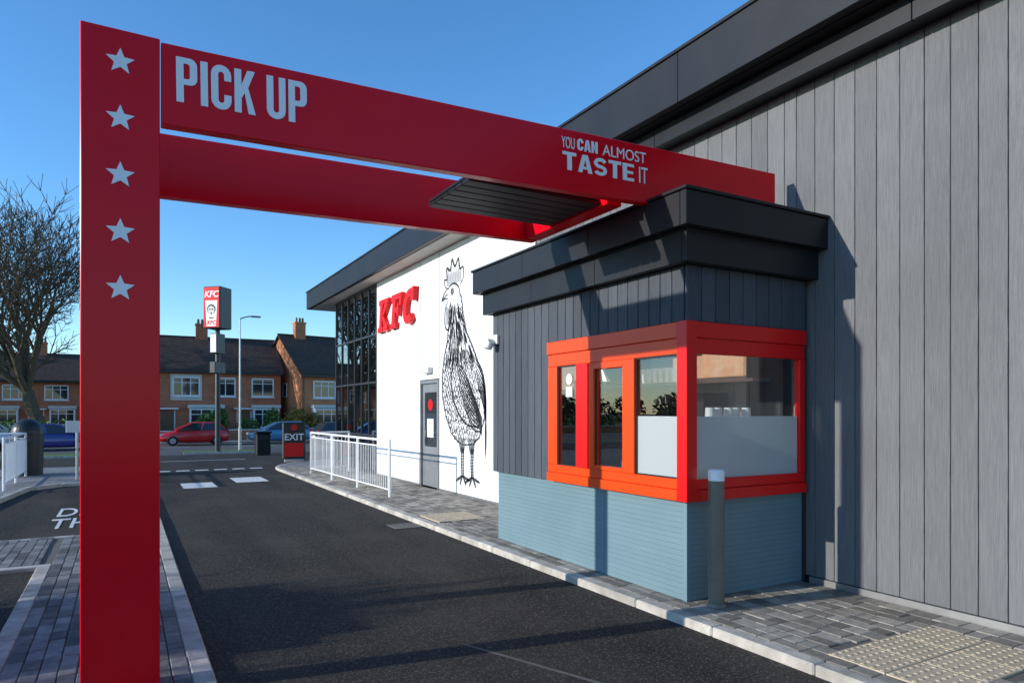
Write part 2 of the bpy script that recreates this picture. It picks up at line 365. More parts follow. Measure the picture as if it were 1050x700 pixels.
mk = MB()
def rect(x0, x1, y0, y1, off=.005):
    mk.add([(x0, y0, gz(y0) + off), (x1, y0, gz(y0) + off), (x1, y1, gz(y1) + off), (x0, y1, gz(y1) + off)], [(0, 1, 2, 3)])
rect(1.15, 1.85, 16.7, 17.9); rect(2.35, 3.1, 17.5, 18.8)
for i in range(6): rect(.8 + i * .5, 1.15 + i * .5, 21.6, 21.9)
rect(.7, 3.8, 26.0, 26.25)
for i in range(14): rect(-24 + i * 5, -21.5 + i * 5, 45.6, 45.75, .009)
for i in range(4): rect(-5.6, -.9, -2.6 + i * 2.6, -2.5 + i * 2.6)
mk.obj('road_markings', 'paint')
for i, wd in enumerate(('THRU', 'DRIVE')):
    text('lane_lettering', wd, (-.98, 11.9 + i * 1.35, .005), (1, 0, 0), (0, 1, 0), 1.5, 'paint', ext=.001, off=.012, sx=.28)
mk = MB(); mk.add([(2.15, 4.5, .004), (2.18, 4.5, .004), (2.75, 3.1, .004), (2.71, 3.1, .004)], [(0, 1, 2, 3)]); mk.obj('tarmac_joint', 'joint')
E = empty('drain_grate', (3.62, 9.6, 0))
g = MB(); g.box(-.2, .2, -.2, .2, -.015, .003); g.obj('pit', 'backing', E)
g = MB()
for i in range(8): g.box(-.18 + i * .048, -.155 + i * .048, -.18, .18, .0, .009)
g.box(-.21, .21, -.21, -.182, 0, .011); g.box(-.21, .21, .182, .21, 0, .011); g.box(-.21, -.183, -.181, .181, 0, .0105); g.box(.183, .21, -.181, .181, 0, .0105); g.obj('bars', 'darkframe', E)

# ---------------------------------------------------------------- restaurant building
B = empty('restaurant_building')
WX = 5.73
def boards(mb, xf, th, y0, y1, z0, z1, ws, gap=.006):
    y = y0
    while y < y1 - .01:
        w = min(random.choice(ws), y1 - y)
        if y1 - (y + w) < .05: w = y1 - y
        mb.box(xf, xf + th, y + gap / 2, y + w - gap / 2, z0, z1); y += w
mb = MB(); boards(mb, WX, .03, -6, 9.28, .13, 4.95, (.205, .205, .205, .14)); mb.obj('grey_cladding', 'greyboard', B, bevel=.004)
mb = MB(); boards(mb, WX, .03, 9.33, 13.15, .10, 5.04, (.19,)); boards(mb, WX, .03, 13.18, 14.18, 2.40, 5.04, (.2,)); boards(mb, WX, .03, 14.2, 17.2, .10, 5.04, (.19,))
mb.obj('white_cladding', 'whiteboard', B, bevel=.003)
mb = MB(); mb.box(WX + .032, WX + .2, -6, 13.15, 0, 5.04); mb.box(WX + .032, WX + .2, 14.2, 17.2, 0, 5.04); mb.box(WX + .032, WX + .2, 13.15, 14.2, 2.36, 5.04)
mb.box(WX + .2, 20, -6, 16.9, 4.9, 5.04); mb.box(6.4, 20, 13, 14.3, 0, 3); mb.obj('wall_core', 'backing', B)
mb = MB(); mb.box(WX - .02, WX + .03, -6, 4.28, .065, .125); mb.box(WX - .012, WX + .03, 7.8, 13.15, .065, .095); mb.box(WX - .012, WX + .03, 14.2, 17.2, .065, .095)
mb.box(WX - .008, WX + .03, 9.285, 9.325, .065, 5.0); mb.obj('base_flashing', 'steel', B)
mb = MB()
mb.box(WX - .02, WX + .1, 13.16, 13.22, .07, 2.38); mb.box(WX - .02, WX + .1, 14.13, 14.19, .07, 2.38); mb.box(WX - .02, WX + .1, 13.22, 14.13, 2.31, 2.38); 
mb.obj('door_frame', 'alu', B, bevel=.004)
mb = MB(); mb.box(WX + .03, WX + .075, 13.225, 14.125, .09, 2.30); mb.obj('door', 'alu', B)
mb = MB(); mb.box(WX + .022, WX + .029, 13.36, 13.99, .95, 2.12); mb.obj('door_glass', 'houseglass', B)
mb = MB(); mb.tube((WX + .018, 13.67, 1.85), (WX + .021, 13.67, 1.85), .12, .12, 20); mb.obj('door_poster', 'redframe', B)
mb = MB(); mb.box(WX + .017, WX + .021, 13.50, 13.85, 1.15, 1.55); mb.obj('door_notice', 'offwhite', B)
mb = MB(); mb.box(WX - .02, WX + .02, 13.9, 13.95, 1.0, 1.3); mb.obj('door_handle', 'steel', B)
mb = MB(); mb.box(WX - .12, WX, 13.5, 13.85, 2.52, 2.66); mb.obj('door_light', 'offwhite', B, bevel=.02)
mb = MB()
for i in range(7):
    y = 17.2 + i * .65; mb.box(WX - .02, WX + .06, y - .025 + (.025 if i == 0 else 0), y + .025, .07, 5.04)
for z in (.07, 1.05, 2.45, 3.7, 4.98): mb.box(WX - .014, WX + .055, 17.2, 21.1, z, z + .05)
for i in range(1, 5):
    x = WX + i * 1.2; mb.box(x - .03, x + .03, 21.04, 21.13, .07, 5.04)
mb.obj('glazing_frame', 'darkframe', B)
mb = MB(); mb.box(WX + .01, WX + .02, 17.2, 21.1, .1, 5.0); mb.box(WX + .03, 12, 21.08, 21.09, .1, 5.0); mb.obj('glazing', 'darkglass', B)
mb = MB(); mb.box(WX + .1, 12, 16.9, 17.0, 0, 5.0); mb.box(11.9, 12, 17, 21, 0, 5); mb.box(WX + .1, 12, 17, 21, .02, .08); mb.box(WX + .1, 12, 17, 21, 4.6, 4.7)
mb.obj('dining_room', 'dining', B)
mb = MB()
for i in range(4):
    mb.box(6.4, 7.2, 17.5 + i * .9, 18.0 + i * .9, .78, .82); mb.tube((6.8, 17.75 + i * .9, .08), (6.8, 17.75 + i * .9, .78), .04)
    mb.tube((6.8, 17.75 + i * .9, 3.0), (6.8, 17.75 + i * .9, 3.25), .18, .05); mb.tube((6.8, 17.75 + i * .9, 3.25), (6.8, 17.75 + i * .9, 4.6), .01)
mb.obj('tables_and_pendants', 'wood', B)
mb = MB()
for i in range(4):
    for j in range(2): mb.tube((6.8 + j * 1.6, 17.75 + i * .9, 2.95), (6.8 + j * 1.6, 17.75 + i * .9, 2.99), .07, .07, 10)
mb.obj('dining_lamps', 'lit', B)
mb = MB()
for i in range(4): mb.box(WX + .05, WX + .08, 17.35 + i * .95, 17.7 + i * .95, 1.5 + .2 * (i % 3), 2.0 + .25 * (i % 3))
mb.obj('window_graphics', 'menu', B)
def segs(mb, x0, x1, y0, y1, z0, z1, step=3.0, gap=.006):
    n = max(1, round((y1 - y0) / step))
    for i in range(n):
        a = y0 + (y1 - y0) * i / n; b = y0 + (y1 - y0) * (i + 1) / n; mb.box(x0, x1, a + gap / 2, b - gap / 2, z0, z1)
mb = MB(); segs(mb, 5.23, 5.33, -6, 22.9, 5.06, 5.60); mb.box(5.335, 20, 22.8, 22.9, 5.06, 5.6); mb.box(5.21, 5.36, -6, 22.92, 5.603, 5.64)
segs(mb, 5.50, 5.55, -6, 9.3, 4.84, 5.057); mb.obj('roof_fascia', 'blackfascia', B, bevel=.004)
mb = MB(); mb.box(5.34, 20, -6, 22.78, 5.30, 5.55); mb.box(5.34, 5.72, -6, 9.3, 5.055, 5.07); mb.box(5.555, 5.74, -6, 9.3, 4.86, 4.88); mb.obj('roof_deck', 'blackfascia', B)
mb = MB(); mb.box(5.335, 20, 9.305, 22.79, 5.05, 5.075); mb.obj('soffit', 'soffit', B)

# ---------------------------------------------------------------- booth
K = empty('drive_through_booth')
bx, by0, by1 = 4.15, 4.30, 7.80
mb = MB()
z = .075
while z < .92:
    h = min(.0475, .928 - z)
    mb.box(bx + .05, bx + .09, by0 + .093, 5.5, z, z + h - .0015); mb.box(bx + .05, bx + .09, 5.504, 7.74, z, z + h - .0015)
    mb.box(bx + .094, WX - .04, by0 + .05, by0 + .09, z, z + h - .0015)
    z += .0475
mb.box(bx + .046, bx + .092, by0 + .046, by0 + .092, .072, .93)
mb.obj('base_panels', 'bluepanel', K)
mb = MB(); mb.box(bx + .075, WX - .002, by0 + .075, 7.72, .071, .925); mb.obj('base_core', 'bluepanel', K)
mb = MB(); mb.box(bx + .04, WX - .04, by0 + .04, 7.76, .929, .934); mb.box(bx + .02, bx + .06, 6.50, 7.75, 1.0, 2.9); mb.obj('core', 'backing', K)
mb = MB(); mb.box(WX - .04, WX - .003, by0 + .03, by0 + .08, .075, 2.95); mb.obj('corner_trim', 'darkframe', K)
mb = MB()
boards(mb, bx, .03, 6.47, by1, .935, 2.95, (.15,), gap=.010); boards(mb, bx, .03, by0 + .035, 6.47, 2.475, 2.95, (.15,), gap=.010)
x = bx + .003
while x < WX - .05:
    w = min(.17, WX - .04 - x); mb.box(x + .004, x + w - .004, by0, by0 + .03, 2.475, 2.95); x += .17
mb.box(bx + .035, WX, by1 - .03, by1, .935, 2.95)
mb.obj('booth_cladding', 'darkboard', K, bevel=.004)
mb = MB(); mb.box(bx + .031, bx + .04, by0 + .04, 6.5, 2.48, 2.94); mb.box(bx + .04, WX - .04, by0 + .031, by0 + .04, 2.48, 2.94); mb.obj('cladding_backing', 'backing', K)
mb = MB()
mb.box(3.94, WX - .004, 4.09, 4.16, 3.22, 3.50); segs(mb, 3.94, 4.01, 4.163, 7.97, 3.22, 3.50, 1.3); mb.box(4.013, WX - .004, 7.90, 7.968, 3.22, 3.50)
mb.box(3.92, WX - .006, 4.07, 7.99, 3.503, 3.53)
mb.box(4.04, WX - .004, 4.19, 4.25, 2.95, 3.217); segs(mb, 4.04, 4.10, 4.253, 7.88, 2.95, 3.217, 1.3); mb.box(4.103, WX - .004, 7.82, 7.878, 2.95, 3.217)
mb.box(4.02, WX - .008, 4.17, 7.89, 3.205, 3.2185)
mb.obj('booth_fascia', 'blackfascia', K, bevel=.004)
mb = MB(); mb.box(4.06, WX, 4.22, 7.85, 2.955, 2.97); mb.box(3.98, WX, 4.13, 7.93, 3.225, 3.235); mb.obj('booth_ceiling', 'backing', K)
mb = MB(); mb.box(4.2, WX - .01, 4.35, 7.7, 2.60, 2.65); mb.obj('inner_ceiling', 'interior2', K)
mb = MB(); mb.box(4.55, 4.70, 5.0, 6.2, 2.585, 2.598); mb.box(5.15, 5.30, 4.6, 5.6, 2.585, 2.598); mb.obj('ceiling_lights', 'lit', K)
def fy(mb, y0, y1, z0, z1, x0=0, x1=.07): mb.box(bx + x0, bx + x1, y0, y1, z0, z1)
ro = MB()
fy(ro, by0 + .09, 6.46, 2.335, 2.47, -.03, .05); fy(ro, by0 + .09, 6.46, 2.20, 2.332, -.008, .06)
fy(ro, by0 + .09, 6.46, .935, 1.03, -.03, .06); fy(ro, by0 + .09, 6.46, 1.033, 1.12, -.012, .06)
fy(ro, 6.28, 6.46, 1.122, 2.198, -.012, .06)
fy(ro, 5.60, 5.68, 1.122, 2.198, -.02, .06); fy(ro, 4.97, 5.14, 1.122, 2.198, -.02, .06); fy(ro, 5.141, 5.599, 2.13, 2.198, -.02, .06); fy(ro, 5.141, 5.599, 1.122, 1.16, -.02, .06)
ro.obj('orange_window_frame', 'orange', K, bevel=.004)
rr = MB()
fy(rr, 5.682, 5.89, 1.122, 2.198, -.035, .06)
rr.box(bx - .034, bx + .088, by0 - .034, by0 + .088, .935, 2.474)
rr.box(bx + .09, 5.66, by0 - .03, by0 + .05, 2.335, 2.47); rr.box(bx + .09, 5.66, by0 - .008, by0 + .05, 2.20, 2.332)
rr.box(bx + .09, 5.66, by0 - .03, by0 + .05, .935, 1.03); rr.box(bx + .09, 5.66, by0 - .012, by0 + .05, 1.033, 1.12)
rr.box(5.585, 5.66, by0 - .012, by0 + .05, 1.122, 2.198)
rr.obj('red_window_frame', 'redframe', K, bevel=.004)
g = MB(); g.box(bx + .02, bx + .026, 5.88, 6.29, 1.12, 2.2); g.box(bx + .028, bx + .034, 5.13, 5.61, 1.15, 2.14); g.box(bx + .02, bx + .026, 4.38, 4.98, 1.662, 2.2)
g.box(bx + .085, 5.59, by0 + .02, by0 + .026, 1.662, 2.2); g.obj('window_glass', 'glass', K)
g = MB(); g.box(bx + .02, bx + .026, 4.38, 4.98, 1.12, 1.66); g.box(bx + .085, 5.59, by0 + .02, by0 + .026, 1.12, 1.66); g.obj('frosted_glass', 'frost', K)
g = MB()
for a, b in ((5.89, 6.28), (5.14, 5.60), (4.388, 4.97)):
    for (p, q, r_, s_) in ((a, a + .012, 1.121, 2.199), (b - .012, b, 1.121, 2.199), (a + .012, b - .012, 2.185, 2.199), (a + .012, b - .012, 1.121, 1.133)):
        g.box(bx + .004, bx + .018, p, q, r_, s_)
g.obj('rubber_seals', 'black', K)
# interior
g = MB(); g.box(WX - .05, WX - .01, 4.4, 7.7, .94, 2.6); g.box(4.3, WX - .05, 7.6, 7.68, .94, 2.6); g.box(bx + .06, bx + .09, 6.5, 7.6, .94, 2.6); g.obj('inner_walls', 'interior2', K)
g = MB(); g.box(4.25, 4.65, 4.5, 7.5, 1.02, 1.06); g.box(5.2, 5.66, 5.0, 7.4, 1.45, 1.49); g.box(5.3, 5.66, 4.6, 7.4, 2.0, 2.03); g.box(5.25, 5.66, 4.9, 7.3, .94, 1.44)
g.tube((4.45, 5.9, 2.58), (4.45, 5.9, 2.15), .008); g.tube((4.45, 5.9, 2.15), (4.45, 5.9, 2.02), .03, .11, 14); g.tube((4.5, 6.3, 2.58), (4.5, 6.3, 2.15), .008); g.tube((4.5, 6.3, 2.15), (4.5, 6.3, 2.02), .03, .11, 14)
g.obj('shelves', 'stainless', K)
g = MB(); g.box(4.7, 4.74, 6.3, 6.75, 1.75, 2.05); g.box(5.25, 5.6, 5.2, 5.7, 1.495, 1.9); g.box(5.3, 5.6, 6.1, 6.6, 1.495, 1.8); g.tube((4.72, 6.5, 1.06), (4.72, 6.5, 1.75), .02)
g.box(4.9, 4.93, 4.9, 5.5, 2.25, 2.5); g.box(4.7, 5.6, 7.2, 7.59, 1.0, 1.9); g.box(5.55, 5.672, 4.45, 4.9, 1.5, 2.3); g.box(5.60, 5.675, 6.5, 7.3, 1.6, 2.5)
g.obj('screens_and_dispensers', 'black', K)
g = MB(); g.box(5.62, 5.675, 5.0, 5.5, 2.08, 2.4); g.box(5.62, 5.675, 5.55, 6.05, 2.08, 2.4); g.box(4.9, 5.4, 7.56, 7.595, 2.0, 2.4); g.obj('order_screens', 'menu', K)
g = MB()
for i in range(5): g.tube((4.75 + .12 * i, 4.62 + .02 * (i % 2), 1.60), (4.75 + .12 * i, 4.62 + .02 * (i % 2), 1.74), .05, .042, 14)
g.box(4.7, 5.4, 4.52, 4.75, 1.56, 1.595)
for i in range(6): g.tube((5.4, 5.8 + .1 * i, 2.035), (5.4, 5.8 + .1 * i, 2.2), .035, .045, 12)
for i in range(5): g.tube((5.35, 5.8 + .12 * i, 1.495), (5.35, 5.8 + .12 * i, 1.65), .035, .045, 12)
g.box(4.4, 4.7, 5.2, 5.5, 1.065, 1.2)
g.obj('cups_and_trays', 'white', K, bevel=.004)
g = MB(); g.tube((bx + .012, 6.08, 2.05), (bx + .018, 6.08, 2.05), .06, .06, 20); g.box(bx + .012, bx + .018, 6.02, 6.14, 1.86, 1.97); g.obj('window_stickers', 'offwhite', K)

g = MB(); g.box(bx - .04, bx - .001, 7.62, 7.78, 2.56, 2.68); g.tube((bx - .03, 7.70, 2.60), (bx - .14, 7.70, 2.58), .03, .05, 12)
g.tube((bx - .10, 7.70, 2.58), (bx - .13, 7.70, 2.50), .065, .05, 14); g.obj('security_camera', 'white', bevel=.006)

# ---------------------------------------------------------------- pick-up gantry
G = empty('pick_up_gantry')
p0 = Vector((.195, 4.65, 3.445)); p1 = Vector((5.5, 4.50, 3.515)); bd = (p1 - p0).normalized()
q0 = Vector((.195, 6.12, 3.42)); q1 = Vector((3.72, 6.02, 3.465))
mb = MB(); mb.box(-.22, .19, 4.645, 4.80, -.02, 3.955); mb.box(-.22, .19, 6.115, 6.27, -.02, 3.95); mb.obj('posts', 'red', G, bevel=.005)
mb = MB(); mb.obox(p0, p1, .085, .495); mb.obj('front_beam', 'red', G, bevel=.005)
mb = MB(); mb.obox(q0, q1, .10, .50); mb.obj('rear_beam', 'red', G, bevel=.005)
mb = MB(); mb.box(3.58, 3.74, 4.66, 6.01, 3.47, 3.80); mb.box(-.20, -.05, 4.81, 6.11, 3.45, 3.90); mb.obj('cross_beams', 'red', G, bevel=.005)
mb = MB()
for i in range(6): mb.box(2.32, 3.575, 4.76 + i * .135, 4.88 + i * .135, 3.49, 3.52)
mb.box(2.32, 3.57, 4.76, 5.56, 3.525, 3.55); mb.obj('slatted_panel', 'blackfascia', G, bevel=.004)
star = [(math.sin(math.pi * i / 5) * (.078 if i % 2 == 0 else .034), math.cos(math.pi * i / 5) * (.078 if i % 2 == 0 else .034)) for i in range(10)]
mb = MB()
for i in range(5): mb.prism(star[::-1], (-.018, 4.6445, 3.765 - .334 * i), (1, 0, 0), (0, 0, 1), .006)
mb.obj('stars', 'letter', G)
def onbeam(s, h): 
    v = p0 + bd * s + Vector((0, 0, h - .025)); return v + Vector((bd.y, -bd.x, 0)).normalized() * .005
block('pick_up_lettering', 'PICK UP', onbeam(.085, .175), bd, (0, 0, 1), .275, 'letter', G, sx=.97)
text('you_lettering', 'YOU', onbeam(2.86, .365), bd, (0, 0, 1), .13, 'letter', G, sx=.46)
block('can_lettering', 'CAN', onbeam(3.01, .365), bd, (0, 0, 1), .095, 'letter', G, w=.62, t=.22, gap=.08)
text('almost_lettering', 'ALMOST', onbeam(3.26, .365), bd, (0, 0, 1), .13, 'letter', G, sx=.92)
tw = block('taste_lettering', 'TASTE', onbeam(2.87, .19), bd, (0, 0, 1), .145, 'letter', G, w=.76, t=.25, gap=.10, sx=1.18)
text('it_lettering', 'IT', onbeam(2.87 + tw + .03, .19), bd, (0, 0, 1), .20, 'letter', G, sx=.6)

# ---------------------------------------------------------------- wall sign letters
W = empty('wall_sign_lettering')
def L2(polys, y0, w, h=.80, z0=3.70, dd=.10):
    mb = MB(); 
    for i, p in enumerate(polys):
        pts = [((a * w + b * .14), b * h) for a, b in p]
        mb.prism(pts, (WX - .001, y0, z0), (0, -1, 0), (0, 0, 1), dd + .002 * i)
    return mb
def bxp(a, b, c, d): return [(a, c), (b, c), (b, d), (a, d)]
Kp = [bxp(.12, .38, .0, 1), bxp(0, .5, 0, .16), bxp(0, .5, .84, 1), [(.38, .42), (.62, .84), (.9, .84), (.55, .5), (.95, .14), (.66, .14), (.38, .5)], bxp(.56, 1.0, .85, .995), bxp(.6, 1.04, .005, .15)]
Fp = [bxp(.12, .40, 0, 1), bxp(0, .55, 0, .16), bxp(0, .95, .84, 1), bxp(.78, .95, .62, .85), bxp(.4, .72, .44, .60), bxp(.62, .74, .34, .70)]
Cp = []
n = 16
for i in range(n):
    a = math.radians(50 + 260 * i / n); b = math.radians(50 + 260 * (i + 1) / n + .5)
    Cp.append([(.5 + .5 * math.cos(a), .5 + .5 * math.sin(a)), (.5 + .5 * math.cos(b), .5 + .5 * math.sin(b)), (.5 + .24 * math.cos(b), .5 + .27 * math.sin(b)), (.5 + .24 * math.cos(a), .5 + .27 * math.sin(a))])
Cp += [bxp(.74, .9, .62, 1.0)]
for nm, P, y in (('letter_k', Kp, 16.85), ('letter_f', Fp, 15.93), ('letter_c', Cp, 15.06)):
    L2(P, y, .72).obj(nm, 'redframe', W)

# ---------------------------------------------------------------- rooster mural
mur = MB()
YM = 13.05
def stroke(pts, w=.02, taper=True):
    w = w * 1.25
    n = len(pts); 
    P = [Vector((0, YM - a, .1 + b * .955)) for a, b in pts]
    if len(P) > 2:
        Q = []
        for i in range(n - 1):
            a = P[max(i - 1, 0)]; b = P[i]; c = P[i + 1]; d = P[min(i + 2, n - 1)]
            for t in (0, .25, .5, .75):
                Q.append(.5 * ((2 * b) + (c - a) * t + (2 * a - 5 * b + 4 * c - d) * t * t + (3 * b - a - 3 * c + d) * t ** 3))
        Q.append(P[-1]); P = Q
    n = len(P); vs = []
    for i, p in enumerate(P):
        d = (P[min(i + 1, n - 1)] - P[max(i - 1, 0)]); d = d.normalized() if d.length > 0 else Vector((0, 1, 0))
        nn = Vector((0, -d.z, d.y)); f = 1 if not taper else .35 + .65 * math.sin(math.pi * i / (n - 1))
        x = WX - .004
        vs += [(x, p.y + nn.y * w * f / 2, p.z + nn.z * w * f / 2), (x, p.y - nn.y * w * f / 2, p.z - nn.z * w * f / 2)]
    mur.add(vs, [(2 * i, 2 * i + 1, 2 * i + 3, 2 * i + 2) for i in range(n - 1)])
stroke([(.40, 4.28), (.22, 4.34), (.16, 4.50), (.30, 4.50), (.28, 4.74), (.46, 4.66), (.54, 4.88), (.68, 4.70), (.84, 4.84), (.90, 4.62), (1.06, 4.62), (1.06, 4.40), (.92, 4.28)], .045)
for i in range(34):
    a = .26 + .021 * i; stroke([(a, 4.66 + .08 * math.sin(i * 1.7)), (a + .03, 4.34)], .013)
stroke([(.36, 4.30), (.20, 4.24), (.04, 4.08), (.20, 4.10), (.36, 4.08)], .035); stroke([(.10, 4.11), (.25, 4.16), (.36, 4.17)], .022)
stroke([(.36, 4.30), (.60, 4.36), (.85, 4.25), (.92, 4.0)], .035)
stroke([(.36, 4.05), (.20, 3.85), (.20, 3.52), (.36, 3.42), (.48, 3.70), (.46, 4.0)], .035); stroke([(.50, 3.98), (.48, 3.62), (.58, 3.50), (.66, 3.78), (.62, 4.0)], .03)
for i in range(14): stroke([(.23 + .018 * i, 3.95 - .01 * i), (.25 + .018 * i, 3.52)], .012)
for r_ in (.03, .065): stroke([(.55 + r_ * math.cos(t), 4.2 + r_ * math.sin(t)) for t in [i * math.pi / 4 for i in range(9)]], .02, False)
front = [(.46, 3.95), (.44, 3.55), (.36, 3.20), (.20, 2.85), (.10, 2.45), (.12, 2.0), (.28, 1.6), (.55, 1.25), (.85, 1.08), (1.1, 1.02)]
back = [(.92, 4.1), (1.0, 3.7), (1.15, 3.3), (1.4, 3.0), (1.62, 2.7), (1.85, 2.35), (1.95, 1.95), (1.9, 1.55), (1.7, 1.2), (1.45, 1.05), (1.1, 1.02)]
def bound(z, L_):
    for (a, b), (c, d) in zip(L_[:-1], L_[1:]):
        if min(b, d) <= z <= max(b, d) and abs(b - d) > 1e-6: return a + (c - a) * (z - b) / (d - b)
    return None
def ragged(L_, sgn):
    for (a, b), (c, d) in zip(L_[:-1], L_[1:]):
        for t in (0, .33, .66):
            p = (a + (c - a) * t, b + (d - b) * t); q = (a + (c - a) * (t + .45) + sgn * .05, b + (d - b) * (t + .45) - .02)
            stroke([p, ((p[0] + q[0]) / 2 + sgn * .03, (p[1] + q[1]) / 2), q], .032)
ragged(front, -1); ragged(back, 1)
for i in range(260):
    z = random.uniform(2.75, 4.05); a = bound(z, front); b = bound(z, back)
    if a is None or b is None: continue
    s = random.uniform(a + .03, b - .03); t = (s - a) / (b - a); dx = (-.10 + .26 * t)
    l = random.uniform(.14, .32)
    stroke([(s, z), (s + dx * .5 + .015, z - l * .5), (s + dx, z - l)], random.uniform(.010, .024))
z = 2.80; row = 0
while z > 1.12:
    a = bound(z, front); b = bound(z, back)
    if a is not None and b is not None:
        s = a + .03 + (row % 2) * .055
        while s < b - .1:
            w = random.uniform(.045, .065); d = random.uniform(.07, .13); j = random.uniform(-.02, .02); s_ = s + random.uniform(-.012, .012)
            stroke([(s_ - w, z + j), (s_ - w * .6, z + j - d * .8), (s_, z + j - d), (s_ + w * .6, z + j - d * .8), (s_ + w, z + j)], random.uniform(.010, .02), False)
            stroke([(s_, z + j + .01), (s_ + random.uniform(-.02, .02), z + j - d * .7)], .012)
            s += .115
    z -= .10; row += 1
for i in range(12):
    stroke([(.70 + .03 * i, 2.75 - .08 * i), (1.15 + .03 * i, 2.45 - .10 * i), (1.55 + .02 * i, 1.95 - .06 * i), (1.86, 1.55 - .03 * i)], .028)
for i in range(8):
    stroke([(1.55 + .02 * i, 2.75 - .08 * i), (1.88 + .015 * i, 2.45 - .12 * i), (2.02, 1.9 - .12 * i), (1.98, 1.35 - .08 * i)], .03)
stroke([(.66, 2.8), (.50, 2.4), (.60, 1.95), (.9, 1.6), (1.3, 1.4), (1.75, 1.4)], .04)
for ox in (.0, .42):
    for i in range(12): stroke([(.84 + ox + .030 * i, 1.14), (.93 + ox + .014 * i, .86 - .02 * (i % 3))], .022)
    stroke([(1.0 + ox, .95), (.98 + ox, .65), (1.0 + ox, .36)], .035, False); stroke([(1.08 + ox, .95), (1.06 + ox, .65), (1.07 + ox, .36)], .035, False)
    for i in range(9): stroke([(1.0 + ox, .9 - .06 * i), (1.07 + ox, .9 - .06 * i)], .016, False)
    for (tx, tz) in ((-.30, .24), (-.12, .17), (.16, .18), (.32, .30)):
        stroke([(1.03 + ox, .38), (1.03 + ox + tx * .6, .34 + (tz - .34) * .4), (1.03 + ox + tx, tz)], .05)
mur.obj('rooster_mural', 'ink')

# ---------------------------------------------------------------- street furniture on site
g = MB(); bxx, byy = 4.33, 4.14
g.tube((bxx, byy, .07), (bxx, byy, 1.12), .066, .066, 28, 0); g.tube((bxx, byy, 1.121), (bxx, byy, 1.20), .0675, .0675, 28, 1); g.tube((bxx, byy, 1.20), (bxx, byy, 1.215), .067, .058, 28, 1)
g.tube((bxx, byy, .07), (bxx, byy, .10), .085, .072, 28, 0); g.tube((bxx, byy, .30), (bxx, byy, .36), .069, .069, 28, 0)
g.obj('bollard', ['bollard', 'letter'], bevel=.003)

def railing(name, pts, zb):
    mb = MB()
    for (a, b) in zip(pts[:-1], pts[1:]):
        a = Vector((*a, 0)); b = Vector((*b, 0)); d = b - a; n = max(1, round(d.length / 1.9)); 
        for zz, r in ((1.08, .024), (.96, .014), (.14, .014)): mb.tube(a + Vector((0, 0, zb + zz)), b + Vector((0, 0, zb + zz)), r, r, 8)
        for i in range(n + 1):
            p = a + d * (i / n); mb.tube(p + Vector((0, 0, zb)), p + Vector((0, 0, zb + 1.10)), .028, .028, 8)
        m_ = round(d.length / .11)
        for i in range(1, m_):
            p = a + d * (i / m_); mb.tube(p + Vector((0, 0, zb + .14)), p + Vector((0, 0, zb + .96)), .007, .007, 5, 0, False)
    return mb.obj(name, 'white', smooth=False)
railing('white_railing', [(4.42, 12.5), (4.30, 18.3), (5.4, 18.6)], PZ)
railing('white_railing', [(-2.15, 17.4), (-2.15, 21), (-5, 21)], .075)

E = empty('exit_sign', (4.85, 23.0, PZ - .01), R(-8))
g = MB(); g.box(-.36, .36, -.06, .06, .10, 1.30); g.obj('totem_body', 'black', E, bevel=.03)
g = MB(); g.box(-.30, .30, -.12, .12, 0, .10); g.obj('foot', 'steel', E, bevel=.01)
g = MB(); g.box(-.30, .30, -.068, -.061, .18, .62); g.obj('red_panel', 'redframe', E)
text('exit_lettering', 'EXIT', (0, -.07, .72), (1, 0, 0), (0, 0, 1), .30, 'white', E, off=.006, align='CENTER')
g = MB(); g.tube((0, -.061, 1.13), (0, -.068, 1.13), .10, .10, 20); g.obj('logo_disc', 'redframe', E)

E = empty('litter_bin', (-2.15, 21.4, .075))
g = MB(); g.tube((0, 0, 0), (0, 0, 1.05), .33, .35, 28)
for i in range(7):
    a = i * math.pi / 14; b = (i + 1) * math.pi / 14
    g.tube((0, 0, 1.07 + .38 * math.sin(a)), (0, 0, 1.07 + .38 * math.sin(b)), .36 * math.cos(a), max(.36 * math.cos(b), .005), 28, 0, False)
g.tube((0, 0, 1.05), (0, 0, 1.07), .37, .37, 28); g.obj('bin_body', 'black', E, smooth=False)
g = MB(); g.box(-.16, .16, -.37, -.30, .86, 1.02); g.obj('bin_slot', 'darkframe', E)
E = empty('litter_bin', (5.3, 31.5, gz(31.5)))
g = MB(); g.box(-.3, .3, -.3, .3, 0, .95); g.box(-.34, .34, -.34, .34, .96, 1.06); g.obj('bin_body', 'black', E, bevel=.03)
g = MB(); g.box(-.2, .2, -.31, -.302, .7, .86); g.obj('bin_slot', 'darkframe', E)
E = empty('small_sign_post', (-.95, 18.9, .07))
g = MB(); g.tube((0, 0, 0), (0, 0, 1.35), .03, .03, 10); g.box(-.035, .035, -.035, .035, 0, .05); g.obj('post', 'steel', E)
g = MB(); g.box(-.22, .22, -.045, -.031, 1.15, 1.42); g.obj('sign_plate', 'offwhite', E, bevel=.004)

